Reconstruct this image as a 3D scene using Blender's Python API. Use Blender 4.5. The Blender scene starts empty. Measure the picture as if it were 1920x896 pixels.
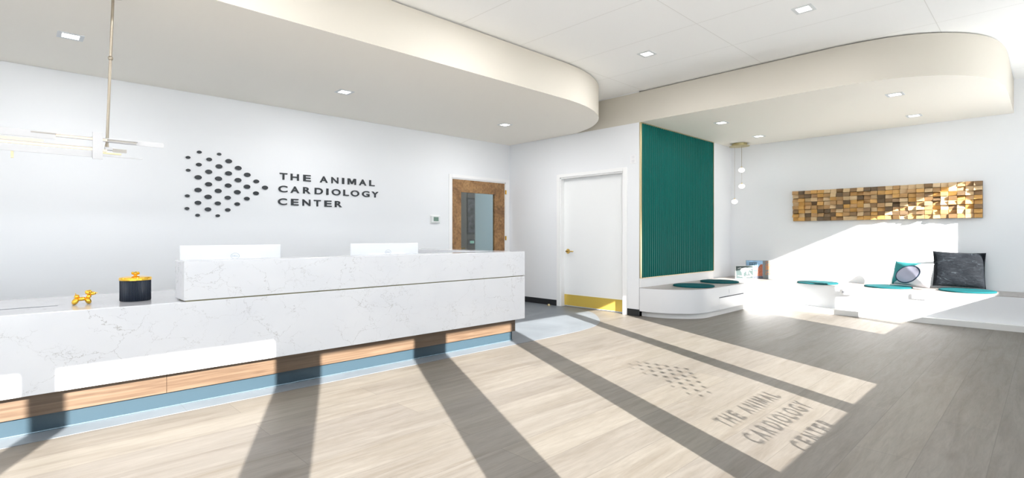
import bpy, bmesh, math, random
from mathutils import Vector, Matrix
random.seed(7)
sc = bpy.context.scene
COL = sc.collection
PI = math.pi

# ------------------------------------------------------------------ materials
MATS = {}
def _new(name):
    m = bpy.data.materials.new(name); m.use_nodes = True
    nt = m.node_tree; b = nt.nodes['Principled BSDF']
    return m, nt, b

def mat(name, col, rough=0.5, metal=0.0, spec=0.5, emit=None, estr=0.0, bump=0.0, bscale=40.0, coat=0.0, sheen=0.0, vary=0.0):
    if name in MATS: return MATS[name]
    m, nt, b = _new(name)
    b.inputs['Base Color'].default_value = (*col, 1)
    b.inputs['Roughness'].default_value = rough
    b.inputs['Metallic'].default_value = metal
    b.inputs['Specular IOR Level'].default_value = spec
    b.inputs['Coat Weight'].default_value = coat
    b.inputs['Sheen Weight'].default_value = sheen
    if emit:
        b.inputs['Emission Color'].default_value = (*emit, 1); b.inputs['Emission Strength'].default_value = estr
    if bump > 0 or vary > 0:
        tc = nt.nodes.new('ShaderNodeTexCoord'); n = nt.nodes.new('ShaderNodeTexNoise')
        n.inputs['Scale'].default_value = bscale; n.inputs['Detail'].default_value = 4
        nt.links.new(tc.outputs['Object'], n.inputs['Vector'])
        if bump > 0:
            bp = nt.nodes.new('ShaderNodeBump'); bp.inputs['Strength'].default_value = bump; bp.inputs['Distance'].default_value = 0.01
            nt.links.new(n.outputs['Fac'], bp.inputs['Height']); nt.links.new(bp.outputs['Normal'], b.inputs['Normal'])
        if vary > 0:
            r = nt.nodes.new('ShaderNodeValToRGB')
            r.color_ramp.elements[0].position = 0.3; r.color_ramp.elements[1].position = 0.7
            r.color_ramp.elements[0].color = (*[c*(1-vary) for c in col], 1)
            r.color_ramp.elements[1].color = (*[min(1, c*(1+vary)) for c in col], 1)
            nt.links.new(n.outputs['Fac'], r.inputs['Fac']); nt.links.new(r.outputs['Color'], b.inputs['Base Color'])
    MATS[name] = m
    return m

def N(nt, t, **kw):
    n = nt.nodes.new(t)
    for k, v in kw.items():
        setattr(n, k, v)
    return n

def math_node(nt, op, a, b=None):
    n = nt.nodes.new('ShaderNodeMath'); n.operation = op
    for i, v in enumerate((a, b)):
        if v is None: continue
        if isinstance(v, (int, float)): n.inputs[i].default_value = v
        else: nt.links.new(v, n.inputs[i])
    return n.outputs[0]

def mix_col(nt, fac, a, b, mode='MIX'):
    n = nt.nodes.new('ShaderNodeMix'); n.data_type = 'RGBA'; n.blend_type = mode
    for sock, v in ((n.inputs['Factor'], fac), (n.inputs['A'], a), (n.inputs['B'], b)):
        if isinstance(v, (int, float)): sock.default_value = v
        elif isinstance(v, tuple): sock.default_value = (*v, 1)
        else: nt.links.new(v, sock)
    return n.outputs['Result']

def ramp(nt, fac, stops):
    r = nt.nodes.new('ShaderNodeValToRGB'); cr = r.color_ramp
    while len(cr.elements) < len(stops): cr.elements.new(0.5)
    for e, (p, c) in zip(cr.elements, stops):
        e.position = p; e.color = (*c, 1) if len(c) == 3 else c
    nt.links.new(fac, r.inputs['Fac'])
    return r.outputs['Color']

def wood_floor_mat():
    m, nt, b = _new('oak_plank_floor')
    tc = N(nt, 'ShaderNodeTexCoord')
    br = N(nt, 'ShaderNodeTexBrick'); br.offset = 0.37; br.offset_frequency = 2
    br.inputs['Scale'].default_value = 1.0; br.inputs['Brick Width'].default_value = 2.3; br.inputs['Row Height'].default_value = 0.27
    br.inputs['Mortar Size'].default_value = 0.0024; br.inputs['Mortar Smooth'].default_value = 0.2
    br.inputs['Color1'].default_value = (0, 0, 0, 1); br.inputs['Color2'].default_value = (1, 1, 1, 1); br.inputs['Mortar'].default_value = (.5, .5, .5, 1)
    mp = N(nt, 'ShaderNodeMapping'); mp.inputs['Location'].default_value = (0.35, 0.055, 0)
    nt.links.new(tc.outputs['Object'], mp.inputs['Vector']); nt.links.new(mp.outputs['Vector'], br.inputs['Vector'])
    # grain: noise stretched along the boards, shifted per board
    sep = N(nt, 'ShaderNodeSeparateXYZ'); nt.links.new(tc.outputs['Object'], sep.inputs[0])
    row = math_node(nt, 'MULTIPLY', math_node(nt, 'FLOOR', math_node(nt, 'DIVIDE', math_node(nt, 'ADD', sep.outputs['Y'], 0.055), 0.27)), 3.71)
    cmb = N(nt, 'ShaderNodeCombineXYZ')
    nt.links.new(math_node(nt, 'ADD', math_node(nt, 'MULTIPLY', sep.outputs['X'], 0.75), row), cmb.inputs[0])
    nt.links.new(math_node(nt, 'MULTIPLY', sep.outputs['Y'], 7.0), cmb.inputs[1]); nt.links.new(row, cmb.inputs[2])
    n1 = N(nt, 'ShaderNodeTexNoise'); n1.inputs['Scale'].default_value = 1.6; n1.inputs['Detail'].default_value = 7; n1.inputs['Roughness'].default_value = .62; n1.inputs['Distortion'].default_value = .8
    nt.links.new(cmb.outputs[0], n1.inputs['Vector'])
    n2 = N(nt, 'ShaderNodeTexNoise'); n2.inputs['Scale'].default_value = 7; n2.inputs['Detail'].default_value = 6; n2.inputs['Distortion'].default_value = 1.4
    nt.links.new(cmb.outputs[0], n2.inputs['Vector'])
    # knots
    vo = N(nt, 'ShaderNodeTexVoronoi'); vo.inputs['Scale'].default_value = 1.0
    cm2 = N(nt, 'ShaderNodeCombineXYZ'); nt.links.new(math_node(nt, 'MULTIPLY', sep.outputs['X'], .8), cm2.inputs[0]); nt.links.new(math_node(nt, 'MULTIPLY', sep.outputs['Y'], 2.2), cm2.inputs[1])
    nt.links.new(cm2.outputs[0], vo.inputs['Vector'])
    knot = ramp(nt, vo.outputs['Distance'], [(0.0, (.8, .8, .8)), (.03, (.40, .40, .40)), (.10, (0, 0, 0))])
    g = ramp(nt, n1.outputs['Fac'], [(.28, (.122, .106, .086)), (.5, (.158, .143, .123)), (.74, (.190, .176, .154))])
    g2 = ramp(nt, n2.outputs['Fac'], [(.33, (.86, .86, .86)), (.6, (1.02, 1.02, 1.02))])
    c = mix_col(nt, .8, g, g2, 'MULTIPLY')
    tint = ramp(nt, br.outputs['Color'], [(0, (.92, .91, .91)), (.5, (1.0, .99, .975)), (1, (1.07, 1.06, 1.03))])
    c = mix_col(nt, 1.0, c, tint, 'MULTIPLY')
    c = mix_col(nt, knot, c, (.06, .04, .028))
    c = mix_col(nt, math_node(nt, 'MULTIPLY', br.outputs['Fac'], .5), c, (.07, .06, .05))
    nt.links.new(c, b.inputs['Base Color'])
    b.inputs['Roughness'].default_value = .45; b.inputs['Specular IOR Level'].default_value = .32
    bp = N(nt, 'ShaderNodeBump'); bp.inputs['Strength'].default_value = .12; bp.inputs['Distance'].default_value = .004
    h = math_node(nt, 'SUBTRACT', n2.outputs['Fac'], math_node(nt, 'MULTIPLY', br.outputs['Fac'], 1.0))
    nt.links.new(h, bp.inputs['Height']); nt.links.new(bp.outputs['Normal'], b.inputs['Normal'])
    return m

def tile_mat():
    m, nt, b = _new('grey_stone_tile')
    tc = N(nt, 'ShaderNodeTexCoord')
    n = N(nt, 'ShaderNodeTexNoise'); n.inputs['Scale'].default_value = 2.2; n.inputs['Detail'].default_value = 8; n.inputs['Distortion'].default_value = .6
    nt.links.new(tc.outputs['Object'], n.inputs['Vector'])
    c = ramp(nt, n.outputs['Fac'], [(.3, (.125, .142, .158)), (.7, (.165, .185, .205))])
    br = N(nt, 'ShaderNodeTexBrick'); br.offset = .5; br.inputs['Scale'].default_value = 1; br.inputs['Brick Width'].default_value = 1.7; br.inputs['Row Height'].default_value = .85
    br.inputs['Mortar Size'].default_value = .003
    nt.links.new(tc.outputs['Object'], br.inputs['Vector'])
    c = mix_col(nt, math_node(nt, 'MULTIPLY', br.outputs['Fac'], .5), c, (.1, .1, .1))
    nt.links.new(c, b.inputs['Base Color']); b.inputs['Roughness'].default_value = .4
    return m

def quartz_mat(name='white_veined_quartz', base=(.71, .72, .745)):
    m, nt, b = _new(name)
    tc = N(nt, 'ShaderNodeTexCoord')
    mp = N(nt, 'ShaderNodeMapping'); mp.inputs['Scale'].default_value = (1.0, 1.0, 1.35)
    nt.links.new(tc.outputs['Object'], mp.inputs['Vector'])
    nz = N(nt, 'ShaderNodeTexNoise'); nz.inputs['Scale'].default_value = 3.2; nz.inputs['Detail'].default_value = 6; nz.inputs['Roughness'].default_value = .62
    nt.links.new(mp.outputs['Vector'], nz.inputs['Vector'])
    sub = N(nt, 'ShaderNodeVectorMath', operation='SUBTRACT'); nt.links.new(nz.outputs['Color'], sub.inputs[0]); sub.inputs[1].default_value = (.5, .5, .5)
    scl = N(nt, 'ShaderNodeVectorMath', operation='SCALE'); nt.links.new(sub.outputs[0], scl.inputs[0]); scl.inputs['Scale'].default_value = .52
    add = N(nt, 'ShaderNodeVectorMath', operation='ADD'); nt.links.new(mp.outputs['Vector'], add.inputs[0]); nt.links.new(scl.outputs[0], add.inputs[1])
    out = None
    for sc_, w, lo, hi in ((2.6, .0075, .42, .60), (6.5, .011, .47, .62)):
        v = N(nt, 'ShaderNodeTexVoronoi', feature='DISTANCE_TO_EDGE'); v.inputs['Scale'].default_value = sc_
        nt.links.new(add.outputs[0], v.inputs['Vector'])
        line = ramp(nt, v.outputs['Distance'], [(0, (1, 1, 1)), (w * .35, (.75, .75, .75)), (w, (0, 0, 0))])
        mk = N(nt, 'ShaderNodeTexNoise'); mk.inputs['Scale'].default_value = sc_ * .8; mk.inputs['Detail'].default_value = 3
        nt.links.new(mp.outputs['Vector'], mk.inputs['Vector'])
        msk = ramp(nt, mk.outputs['Fac'], [(lo, (0, 0, 0)), (hi, (1, 1, 1))])
        f = mix_col(nt, 1.0, line, msk, 'MULTIPLY')
        out = f if out is None else mix_col(nt, 1.0, out, f, 'ADD')
    c = mix_col(nt, math_node(nt, 'MULTIPLY', out, .62), base, (.27, .255, .235))
    cl = N(nt, 'ShaderNodeTexNoise'); cl.inputs['Scale'].default_value = 3; nt.links.new(mp.outputs['Vector'], cl.inputs['Vector'])
    c = mix_col(nt, 1.0, c, ramp(nt, cl.outputs['Fac'], [(.3, (.95, .955, .965)), (.7, (1, 1, 1))]), 'MULTIPLY')
    nt.links.new(c, b.inputs['Base Color'])
    b.inputs['Roughness'].default_value = .16; b.inputs['Specular IOR Level'].default_value = .5
    return m

def grain_mat(name, cols, scale=(1, 12, 12), rough=.45, nscale=2.0, bump=.1):
    m, nt, b = _new(name)
    tc = N(nt, 'ShaderNodeTexCoord'); mp = N(nt, 'ShaderNodeMapping'); mp.inputs['Scale'].default_value = scale
    nt.links.new(tc.outputs['Object'], mp.inputs['Vector'])
    n = N(nt, 'ShaderNodeTexNoise'); n.inputs['Scale'].default_value = nscale; n.inputs['Detail'].default_value = 8; n.inputs['Distortion'].default_value = .7
    nt.links.new(mp.outputs['Vector'], n.inputs['Vector'])
    k = len(cols)
    c = ramp(nt, n.outputs['Fac'], [(.28 + .46 * i / (k - 1), cols[i]) for i in range(k)])
    nt.links.new(c, b.inputs['Base Color']); b.inputs['Roughness'].default_value = rough
    bp = N(nt, 'ShaderNodeBump'); bp.inputs['Strength'].default_value = bump; bp.inputs['Distance'].default_value = .004
    nt.links.new(n.outputs['Fac'], bp.inputs['Height']); nt.links.new(bp.outputs['Normal'], b.inputs['Normal'])
    return m

def burl_mat():
    m, nt, b = _new('mottled_brown_wood')
    tc = N(nt, 'ShaderNodeTexCoord')
    n = N(nt, 'ShaderNodeTexNoise'); n.inputs['Scale'].default_value = 2.2; n.inputs['Detail'].default_value = 10; n.inputs['Roughness'].default_value = .7; n.inputs['Distortion'].default_value = 1
    n2 = N(nt, 'ShaderNodeTexNoise'); n2.inputs['Scale'].default_value = 26; n2.inputs['Detail'].default_value = 6
    for x in (n, n2): nt.links.new(tc.outputs['Object'], x.inputs['Vector'])
    c = ramp(nt, n.outputs['Fac'], [(.32, (.145, .072, .03)), (.5, (.31, .165, .065)), (.68, (.43, .255, .11))])
    c = mix_col(nt, .8, c, ramp(nt, n2.outputs['Fac'], [(.35, (.6, .58, .55)), (.6, (1.1, 1.1, 1.1))]), 'MULTIPLY')
    nt.links.new(c, b.inputs['Base Color']); b.inputs['Roughness'].default_value = .45
    return m

def ceiling_mat():
    m, nt, b = _new('white_ceiling_panels')
    tc = N(nt, 'ShaderNodeTexCoord'); sep = N(nt, 'ShaderNodeSeparateXYZ'); nt.links.new(tc.outputs['Object'], sep.inputs[0])
    def seam(sock, off, per, w):
        t = math_node(nt, 'FRACT', math_node(nt, 'DIVIDE', math_node(nt, 'SUBTRACT', sock, off), per))
        d = math_node(nt, 'MINIMUM', t, math_node(nt, 'SUBTRACT', 1.0, t))
        return math_node(nt, 'LESS_THAN', d, w / per)
    s = math_node(nt, 'MAXIMUM', seam(sep.outputs['X'], 3.22 - .845 * 12, .845 * 1.0, .0035), seam(sep.outputs['Y'], .78 - 1.66 * 6, 1.66, .0035))
    c = mix_col(nt, s, (.94, .945, .945), (.78, .78, .77))
    nt.links.new(c, b.inputs['Base Color']); b.inputs['Roughness'].default_value = .9
    return m

def pillow_print_mat():
    m, nt, b = _new('teal_and_white_pillow_print')
    tc = N(nt, 'ShaderNodeTexCoord'); sep = N(nt, 'ShaderNodeSeparateXYZ'); nt.links.new(tc.outputs['Object'], sep.inputs[0])
    X, Z = sep.outputs['X'], sep.outputs['Z']      # local: x right, z up, centred
    # teal region: left and top-left
    t = math_node(nt, 'SUBTRACT', math_node(nt, 'MULTIPLY', Z, 1.2), math_node(nt, 'MULTIPLY', X, 1.2))
    nz = N(nt, 'ShaderNodeTexNoise'); nz.inputs['Scale'].default_value = 6; nt.links.new(tc.outputs['Object'], nz.inputs['Vector'])
    t = math_node(nt, 'ADD', t, math_node(nt, 'MULTIPLY', math_node(nt, 'SUBTRACT', nz.outputs['Fac'], .5), .25))
    teal = math_node(nt, 'GREATER_THAN', t, .055)
    # dark ring
    dx = math_node(nt, 'DIVIDE', math_node(nt, 'ADD', math_node(nt, 'SUBTRACT', X, math_node(nt, 'MULTIPLY', Z, .35)), .01), .165); dz = math_node(nt, 'DIVIDE', math_node(nt, 'ADD', Z, .012), .125)
    r = math_node(nt, 'SQRT', math_node(nt, 'ADD', math_node(nt, 'POWER', dx, 2.0), math_node(nt, 'POWER', dz, 2.0)))
    ring = math_node(nt, 'LESS_THAN', math_node(nt, 'ABSOLUTE', math_node(nt, 'SUBTRACT', r, 1.0)), .06)
    inner = math_node(nt, 'LESS_THAN', r, 1.0)
    c = mix_col(nt, teal, (.66, .66, .70), (.015, .21, .22))
    c = mix_col(nt, inner, c, (.42, .42, .54))
    c = mix_col(nt, ring, c, (.02, .045, .09))
    nt.links.new(c, b.inputs['Base Color']); b.inputs['Roughness'].default_value = .85
    return m

def velvet_mat():
    m, nt, b = _new('crushed_black_velvet')
    tc = N(nt, 'ShaderNodeTexCoord'); mp = N(nt, 'ShaderNodeMapping'); mp.inputs['Scale'].default_value = (1, 1, 2.2)
    nt.links.new(tc.outputs['Object'], mp.inputs['Vector'])
    n = N(nt, 'ShaderNodeTexNoise'); n.inputs['Scale'].default_value = 11; n.inputs['Detail'].default_value = 8; n.inputs['Distortion'].default_value = 1.6
    nt.links.new(mp.outputs['Vector'], n.inputs['Vector'])
    c = ramp(nt, n.outputs['Fac'], [(.46, (.002, .004, .007)), (.62, (.007, .010, .014)), (.76, (.05, .065, .075))])
    nt.links.new(c, b.inputs['Base Color']); b.inputs['Roughness'].default_value = .8; b.inputs['Specular IOR Level'].default_value = .2
    b.inputs['Sheen Weight'].default_value = .03
    bp = N(nt, 'ShaderNodeBump'); bp.inputs['Strength'].default_value = .8; bp.inputs['Distance'].default_value = .012
    nt.links.new(n.outputs['Fac'], bp.inputs['Height']); nt.links.new(bp.outputs['Normal'], b.inputs['Normal'])
    return m

def glass_mat(name='clear_window_glass', refl=.06, tint=(1, 1, 1)):
    m = bpy.data.materials.new(name); m.use_nodes = True; nt = m.node_tree; nt.nodes.clear()
    o = N(nt, 'ShaderNodeOutputMaterial'); mx = N(nt, 'ShaderNodeMixShader'); mx.inputs[0].default_value = refl
    t = N(nt, 'ShaderNodeBsdfTransparent'); t.inputs[0].default_value = (*tint, 1)
    g = N(nt, 'ShaderNodeBsdfGlossy'); g.inputs['Roughness'].default_value = .02
    nt.links.new(t.outputs[0], mx.inputs[1]); nt.links.new(g.outputs[0], mx.inputs[2]); nt.links.new(mx.outputs[0], o.inputs[0])
    return m

WALL = mat('white_wall_paint', (.79, .805, .825), .6, bump=.02, bscale=180)
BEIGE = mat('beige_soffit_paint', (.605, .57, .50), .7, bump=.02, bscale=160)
BEIGE_LIT = mat('beige_soffit_paint_bounce_lit', (.92, .885, .81), .7, bump=.02, bscale=160)  # same beige paint, lightened for undersides in place of bounced light; fascia kept darker
TRIMW = mat('white_satin_trim', (.86, .86, .86), .35)
FLOOR = wood_floor_mat(); TILE = tile_mat(); QUARTZ = quartz_mat(); QUARTZ_DIM = quartz_mat('quartz_top_dimmed', (.46, .46, .48)); CEIL = ceiling_mat()  # tops reuse the same quartz with their dim look put into a greyer base
OAKBAND = grain_mat('warm_oak_band', [(.066, .038, .022), (.108, .070, .043), (.142, .098, .066)], (1.0, 20, 24), .42)
KICK = mat('blue_grey_metal_kick', (.035, .062, .082), .35, metal=.2)
KICKL = mat('blue_grey_metal_lip', (.30, .40, .46), .2, metal=.8)
BRASS = mat('polished_brass', (.78, .53, .16), .22, metal=1.0)
BRASSD = mat('antique_brass', (.20, .185, .11), .4, metal=.5)
BRASSP = mat('pale_brushed_brass', (.72, .60, .36), .32, metal=.9)
GOLD = mat('gold_chrome', (1.0, .60, .08), .10, metal=1.0)
BLACKB = mat('black_rubber_base', (.015, .018, .022), .4)
SIGN = mat('charcoal_sign_acrylic', (.022, .026, .030), .4)
NICKEL = mat('satin_nickel', (.40, .35, .28), .3, metal=.9)
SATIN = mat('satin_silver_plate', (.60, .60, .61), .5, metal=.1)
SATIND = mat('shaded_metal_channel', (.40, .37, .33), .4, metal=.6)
WARMLED = mat('warm_led_strip', (.30, .25, .2), .6, emit=(1.0, .82, .64), estr=1.2)
LEDW = mat('white_led_lens', (1, 1, 1), .5, emit=(1.0, .97, .93), estr=6)
GLOBE = mat('lit_glass_globe', (1, 1, 1), .3, emit=(1.0, .92, .84), estr=2.2)
TRIMG = mat('pale_grey_downlight_trim', (.70, .73, .75), .5)
BURL = burl_mat()
GREEN = mat('deep_green_lacquer', (.0, .115, .098), .5, spec=.15)
WHITEG = mat('white_gloss_laminate', (.74, .75, .77), .25)
TAUPE = grain_mat('taupe_wood_laminate', [(.30, .27, .25), (.40, .37, .35)], (1, 8, 1), .35, 2.0, .02)
TEAL = mat('teal_felt', (.006, .090, .102), .85, spec=.15, bump=.15, bscale=300)
NAVY = mat('navy_ribbed_enamel', (.003, .009, .022), .35)
MONW = mat('white_monitor_shell', (.84, .86, .89), .4)
MONG = mat('grey_monitor_badge', (.42, .47, .52), .4)
GLASS = glass_mat(); GLASSD = glass_mat('door_vision_glass', .10, (.86, .90, .88))
SLOT = mat('dark_slot', (.05, .07, .10), .5)
CORRW = mat('corridor_grey_paint', (.38, .34, .28), .7)
PALEB = mat('pale_blue_panel', (.50, .58, .60), .5)

# ------------------------------------------------------------------ mesh helpers
def box(bm, x0, x1, y0, y1, z0, z1, bev=0.0, mi=0):
    r = bmesh.ops.create_cube(bm, size=1.0)
    vs = r['verts']
    for v in vs:
        v.co = Vector(((x0 + x1) / 2 + v.co.x * (x1 - x0), (y0 + y1) / 2 + v.co.y * (y1 - y0), (z0 + z1) / 2 + v.co.z * (z1 - z0)))
    fs = {f for v in vs for f in v.link_faces}
    for f in fs: f.material_index = mi
    if bev > 0:
        es = list({e for v in vs for e in v.link_edges})
        bmesh.ops.bevel(bm, geom=es, offset=bev, segments=2, profile=.5, affect='EDGES')

def prism(bm, pts, z0, z1, mi=0, cap=None):
    a = [bm.verts.new((x, y, z0)) for x, y in pts]; b = [bm.verts.new((x, y, z1)) for x, y in pts]
    n = len(pts)
    area = sum(pts[i][0] * pts[(i+1) % n][1] - pts[(i+1) % n][0] * pts[i][1] for i in range(n))
    if area < 0: a.reverse(); b.reverse()
    fs = [bm.faces.new(list(reversed(a))), bm.faces.new(b)]
    for i in range(n): fs.append(bm.faces.new((a[i], a[(i+1) % n], b[(i+1) % n], b[i])))
    for f in fs: f.material_index = mi
    if cap is not None: fs[0].material_index = cap

def cyl(bm, p0, p1, r, r2=None, seg=20, mi=0, sx=1.0):
    p0, p1 = Vector(p0), Vector(p1); d = p1 - p0
    q = Vector((0, 0, 1)).rotation_difference(d.normalized())
    M = Matrix.Translation((p0 + p1) / 2) @ q.to_matrix().to_4x4()
    g = bmesh.ops.create_cone(bm, cap_ends=True, segments=seg, radius1=r, radius2=r if r2 is None else r2, depth=d.length, matrix=M)
    for v in g['verts']:
        for f in v.link_faces: f.material_index = mi

def ell(bm, c, r, rot=None, seg=20, mi=0):
    M = Matrix.Translation(c)
    if rot is not None: M = M @ rot
    M = M @ Matrix.Diagonal((r[0], r[1], r[2], 1))
    g = bmesh.ops.create_uvsphere(bm, u_segments=seg, v_segments=seg // 2 + 2, radius=1, matrix=M)
    for v in g['verts']:
        for f in v.link_faces: f.material_index = mi

def lathe(bm, prof, c=(0, 0, 0), seg=48, sx=1, sy=1, ribs=0, amp=0):
    rings = []
    for r, z in prof:
        ring = []
        for i in range(seg):
            a = 2 * PI * i / seg; rr = r
            if ribs and r > .01: rr = r + amp * math.cos(ribs * a)
            ring.append(bm.verts.new((c[0] + rr * math.cos(a) * sx, c[1] + rr * math.sin(a) * sy, c[2] + z)))
        rings.append(ring)
    for k in range(len(rings) - 1):
        for i in range(seg):
            bm.faces.new((rings[k][i], rings[k][(i+1) % seg], rings[k+1][(i+1) % seg], rings[k+1][i]))
    bm.faces.new(list(reversed(rings[0]))); bm.faces.new(rings[-1])

def obj(name, bm, m, parent=None, smooth=False, loc=None, rotz=None, kind=None):
    bmesh.ops.recalc_face_normals(bm, faces=bm.faces[:])
    me = bpy.data.meshes.new(name); bm.to_mesh(me); bm.free()
    for x in (m if isinstance(m, (list, tuple)) else [m]): me.materials.append(x)
    if smooth:
        for p in me.polygons: p.use_smooth = True
        try: me.set_sharp_from_angle(angle=math.radians(40))
        except Exception: pass
    o = bpy.data.objects.new(name, me); COL.objects.link(o)
    if parent: o.parent = parent
    if loc: o.location = loc
    if rotz is not None: o.rotation_euler = (0, 0, rotz)
    if kind: o['kind'] = kind
    return o

def tag(o, label, cat, group=None):
    o['label'] = label; o['category'] = cat
    if group: o['group'] = group
    return o

def thing(name, label, cat, loc=(0, 0, 0), rotz=0, group=None):
    o = bpy.data.objects.new(name, None); COL.objects.link(o)
    o.location = loc; o.rotation_euler = (0, 0, rotz); o.empty_display_size = .1
    return tag(o, label, cat, group)

def struct(name, bm, m, parent=None, smooth=False):
    return obj(name, bm, m, parent, smooth, kind=None if parent else 'structure')

def dup(root, loc, rotz=None, label=None, group=None):
    r = root.copy(); COL.objects.link(r); r.location = loc
    if rotz is not None: r.rotation_euler = (0, 0, rotz)
    if label: r['label'] = label
    if group: r['group'] = group
    for ch in list(root.children):
        c = ch.copy(); COL.objects.link(c); c.parent = r
        for g in ch.children:
            d = g.copy(); COL.objects.link(d); d.parent = c
    return r

def B(): return bmesh.new()

def glyph_mesh(txt, w, h, depth, bold=.0):
    if txt == 'M':
        bm = B(); k = .20
        P = [(0, 0), (0, 1), (.28, 1), (.5, .42), (.72, 1), (1, 1), (1, 0), (1 - k, 0), (1 - k, .66), (.58, .10), (.42, .10), (k, .66), (k, 0)]
        a = [bm.verts.new((u * w, depth / 2, v * h)) for u, v in P]; c = [bm.verts.new((u * w, -depth / 2, v * h)) for u, v in P]
        n = len(P)
        for q in (a, c):
            for idx in ((0, 1, 11, 12), (1, 2, 11), (2, 3, 10, 11), (3, 9, 10), (3, 4, 8, 9), (4, 5, 8), (5, 6, 7, 8)):
                bm.faces.new([q[i] for i in idx])
        for i in range(n): bm.faces.new((a[i], c[i], c[(i+1) % n], a[(i+1) % n]))
        return bm
    """a bmesh of the word fitted to w x h, its lower-left corner at the origin, in the xz plane facing -y, depth along y"""
    cu = bpy.data.curves.new('g', 'FONT'); cu.body = txt; cu.extrude = .5; cu.offset = bold; cu.resolution_u = 6
    o = bpy.data.objects.new('g', cu); COL.objects.link(o)
    bpy.context.view_layer.update()
    me = bpy.data.meshes.new_from_object(o.evaluated_get(bpy.context.evaluated_depsgraph_get()))
    bpy.data.objects.remove(o); bpy.data.curves.remove(cu)
    bm = B(); bm.from_mesh(me); bpy.data.meshes.remove(me)
    xs = [v.co.x for v in bm.verts]; ys = [v.co.y for v in bm.verts]
    x0, x1, y0, y1 = min(xs), max(xs), min(ys), max(ys)
    for v in bm.verts:
        x = (v.co.x - x0) / (x1 - x0) * w; z = (v.co.y - y0) / (y1 - y0) * h; y = -v.co.z * depth
        v.co = Vector((x, y, z))
    return bm

# ------------------------------------------------------------------ room dimensions (metres)
XD = 6.60      # wall with the white door
XA = 9.75      # wall with the wooden art
YL = 6.90      # wall with the sign
YG = 4.16      # wall with the green panel
YW = -0.80     # window wall
XL = -5.0
ZC = 3.285     # high ceiling
ZS = 2.833     # underside of the dropped soffits

# ---- floor
bm = B(); box(bm, XL - .2, XA + .2, YW - .06, 9.4, -.1, 0)
struct('floor', bm, FLOOR)
edge = [(4.6, 4.012), (4.95, 4.02), (5.17, 4.045), (5.49, 4.115), (5.82, 4.29), (6.16, 4.585), (6.37, 4.83), (6.5, 5.06), (6.595, 5.3)]
def spl(pts, n=6):
    out = []
    for i in range(len(pts) - 1):
        p0 = pts[max(i-1, 0)]; p1 = pts[i]; p2 = pts[i+1]; p3 = pts[min(i+2, len(pts)-1)]
        for k in range(n):
            t = k / n
            out.append(tuple(.5 * (2*p1[j] + (p2[j]-p0[j])*t + (2*p0[j]-5*p1[j]+4*p2[j]-p3[j])*t*t + (3*p1[j]-p0[j]-3*p2[j]+p3[j])*t**3) for j in range(2)))
    out.append(pts[-1]); return out
bm = B(); prism(bm, [(XL, 4.012)] + spl(edge) + [(6.595, YL - .005), (XL, YL - .005)], .0002, .003)
struct('floor_tile', bm, TILE)

# ---- walls
bm = B()
for a in ((XL, 5.266, YL, YL + .12, 0, ZC), (5.266, 6.501, YL, YL + .12, 2.143, ZC), (6.501, 6.72, YL, YL + .12, 0, ZC)):
    box(bm, *a)
struct('wall_back', bm, WALL)
DY0, DY1, DZ = 4.435, 5.675, 2.141        # door opening in the side wall
bm = B()
for a in ((XD, XD + .12, YG, DY0, 0, ZC), (XD, XD + .12, DY1, YL, 0, ZC), (XD, XD + .12, DY0, DY1, DZ, ZC)):
    box(bm, *a)
struct('wall_side', bm, WALL)
bm = B(); box(bm, XD + .0005, XA + .12, YG, YG + .12, 0, ZC); struct('wall_nook', bm, WALL)
bm = B(); box(bm, XA, XA + .12, YW - .06, YG - .0005, 0, ZC); struct('wall_right', bm, WALL)
bm = B(); box(bm, XL - .12, XL, YW - .06, YL + .12, 0, ZC); struct('wall_left', bm, WALL)
# room behind the side wall (closet) and the corridor seen through the vision glass
bm = B(); box(bm, XD + .12, XD + .9, 4.3, 6.0, 0, .001); bm.free()

# ---- window wall behind the camera, with openings
SUNX, K = .475, .465
HEAD = 5.0
def opening(s0, s1): return (s0 - SUNX * .86, s1 - SUNX * .80)
panes = [('window_added_1', -4.3, -3.3, -.5, 4.9), ('window_2', -3.1, -1.91, -.5, 4.9), ('window_3', -1.74, -.50, -.5, 4.9), ('window_4', -.14, .765, -.5, 4.58), ('window_5', 1.14, 2.035, .90, 4.58),  # leftmost window added for light, left-hand sills lowered for more floor bounce
         ('window_6', 2.31, 3.57, .92, 4.99), ('window_7', 3.78, 4.497, .935, 4.99), ('window_8', 6.84, 7.765, 1.355, 5.01), ('window_9', 7.92, 9.32, 1.355, 5.01)]
xs = []; bm = B(); cur = XL - .12
for nme, s0, s1, y0, y1 in panes:
    a, b_ = opening(s0, s1); zs = K * (y0 + .80); zh = K * (y1 + .86)
    box(bm, cur, a, YW - .06, YW, 0, ZC)
    box(bm, a, b_, YW - .06, YW, 0, zs); box(bm, a, b_, YW - .06, YW, zh, ZC)
    cur = b_; xs.append((nme, a, b_, zs, zh))
box(bm, cur, XA, YW - .06, YW, 0, ZC)
struct('wall_front', bm, WALL)
for nme, a, b_, zs, zh in xs:
    bm = B(); box(bm, a, b_, YW - .034, YW - .028, zs, zh)
    w = struct(nme, bm, GLASS)
    bm = B()
    for q in ((a - .04, a, zs - .04, zh + .04), (b_, b_ + .04, zs - .04, zh + .04), (a, b_, zs - .04, zs), (a, b_, zh, zh + .04)):
        box(bm, q[0], q[1], YW, YW + .015, q[2], q[3])
    struct('window_frame', bm, TRIMW, w)

# ---- ceiling
bm = B(); box(bm, XL - .12, XA + .12, YW - .06, YL + .12, ZC, ZC + .1); struct('ceiling', bm, CEIL)
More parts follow.
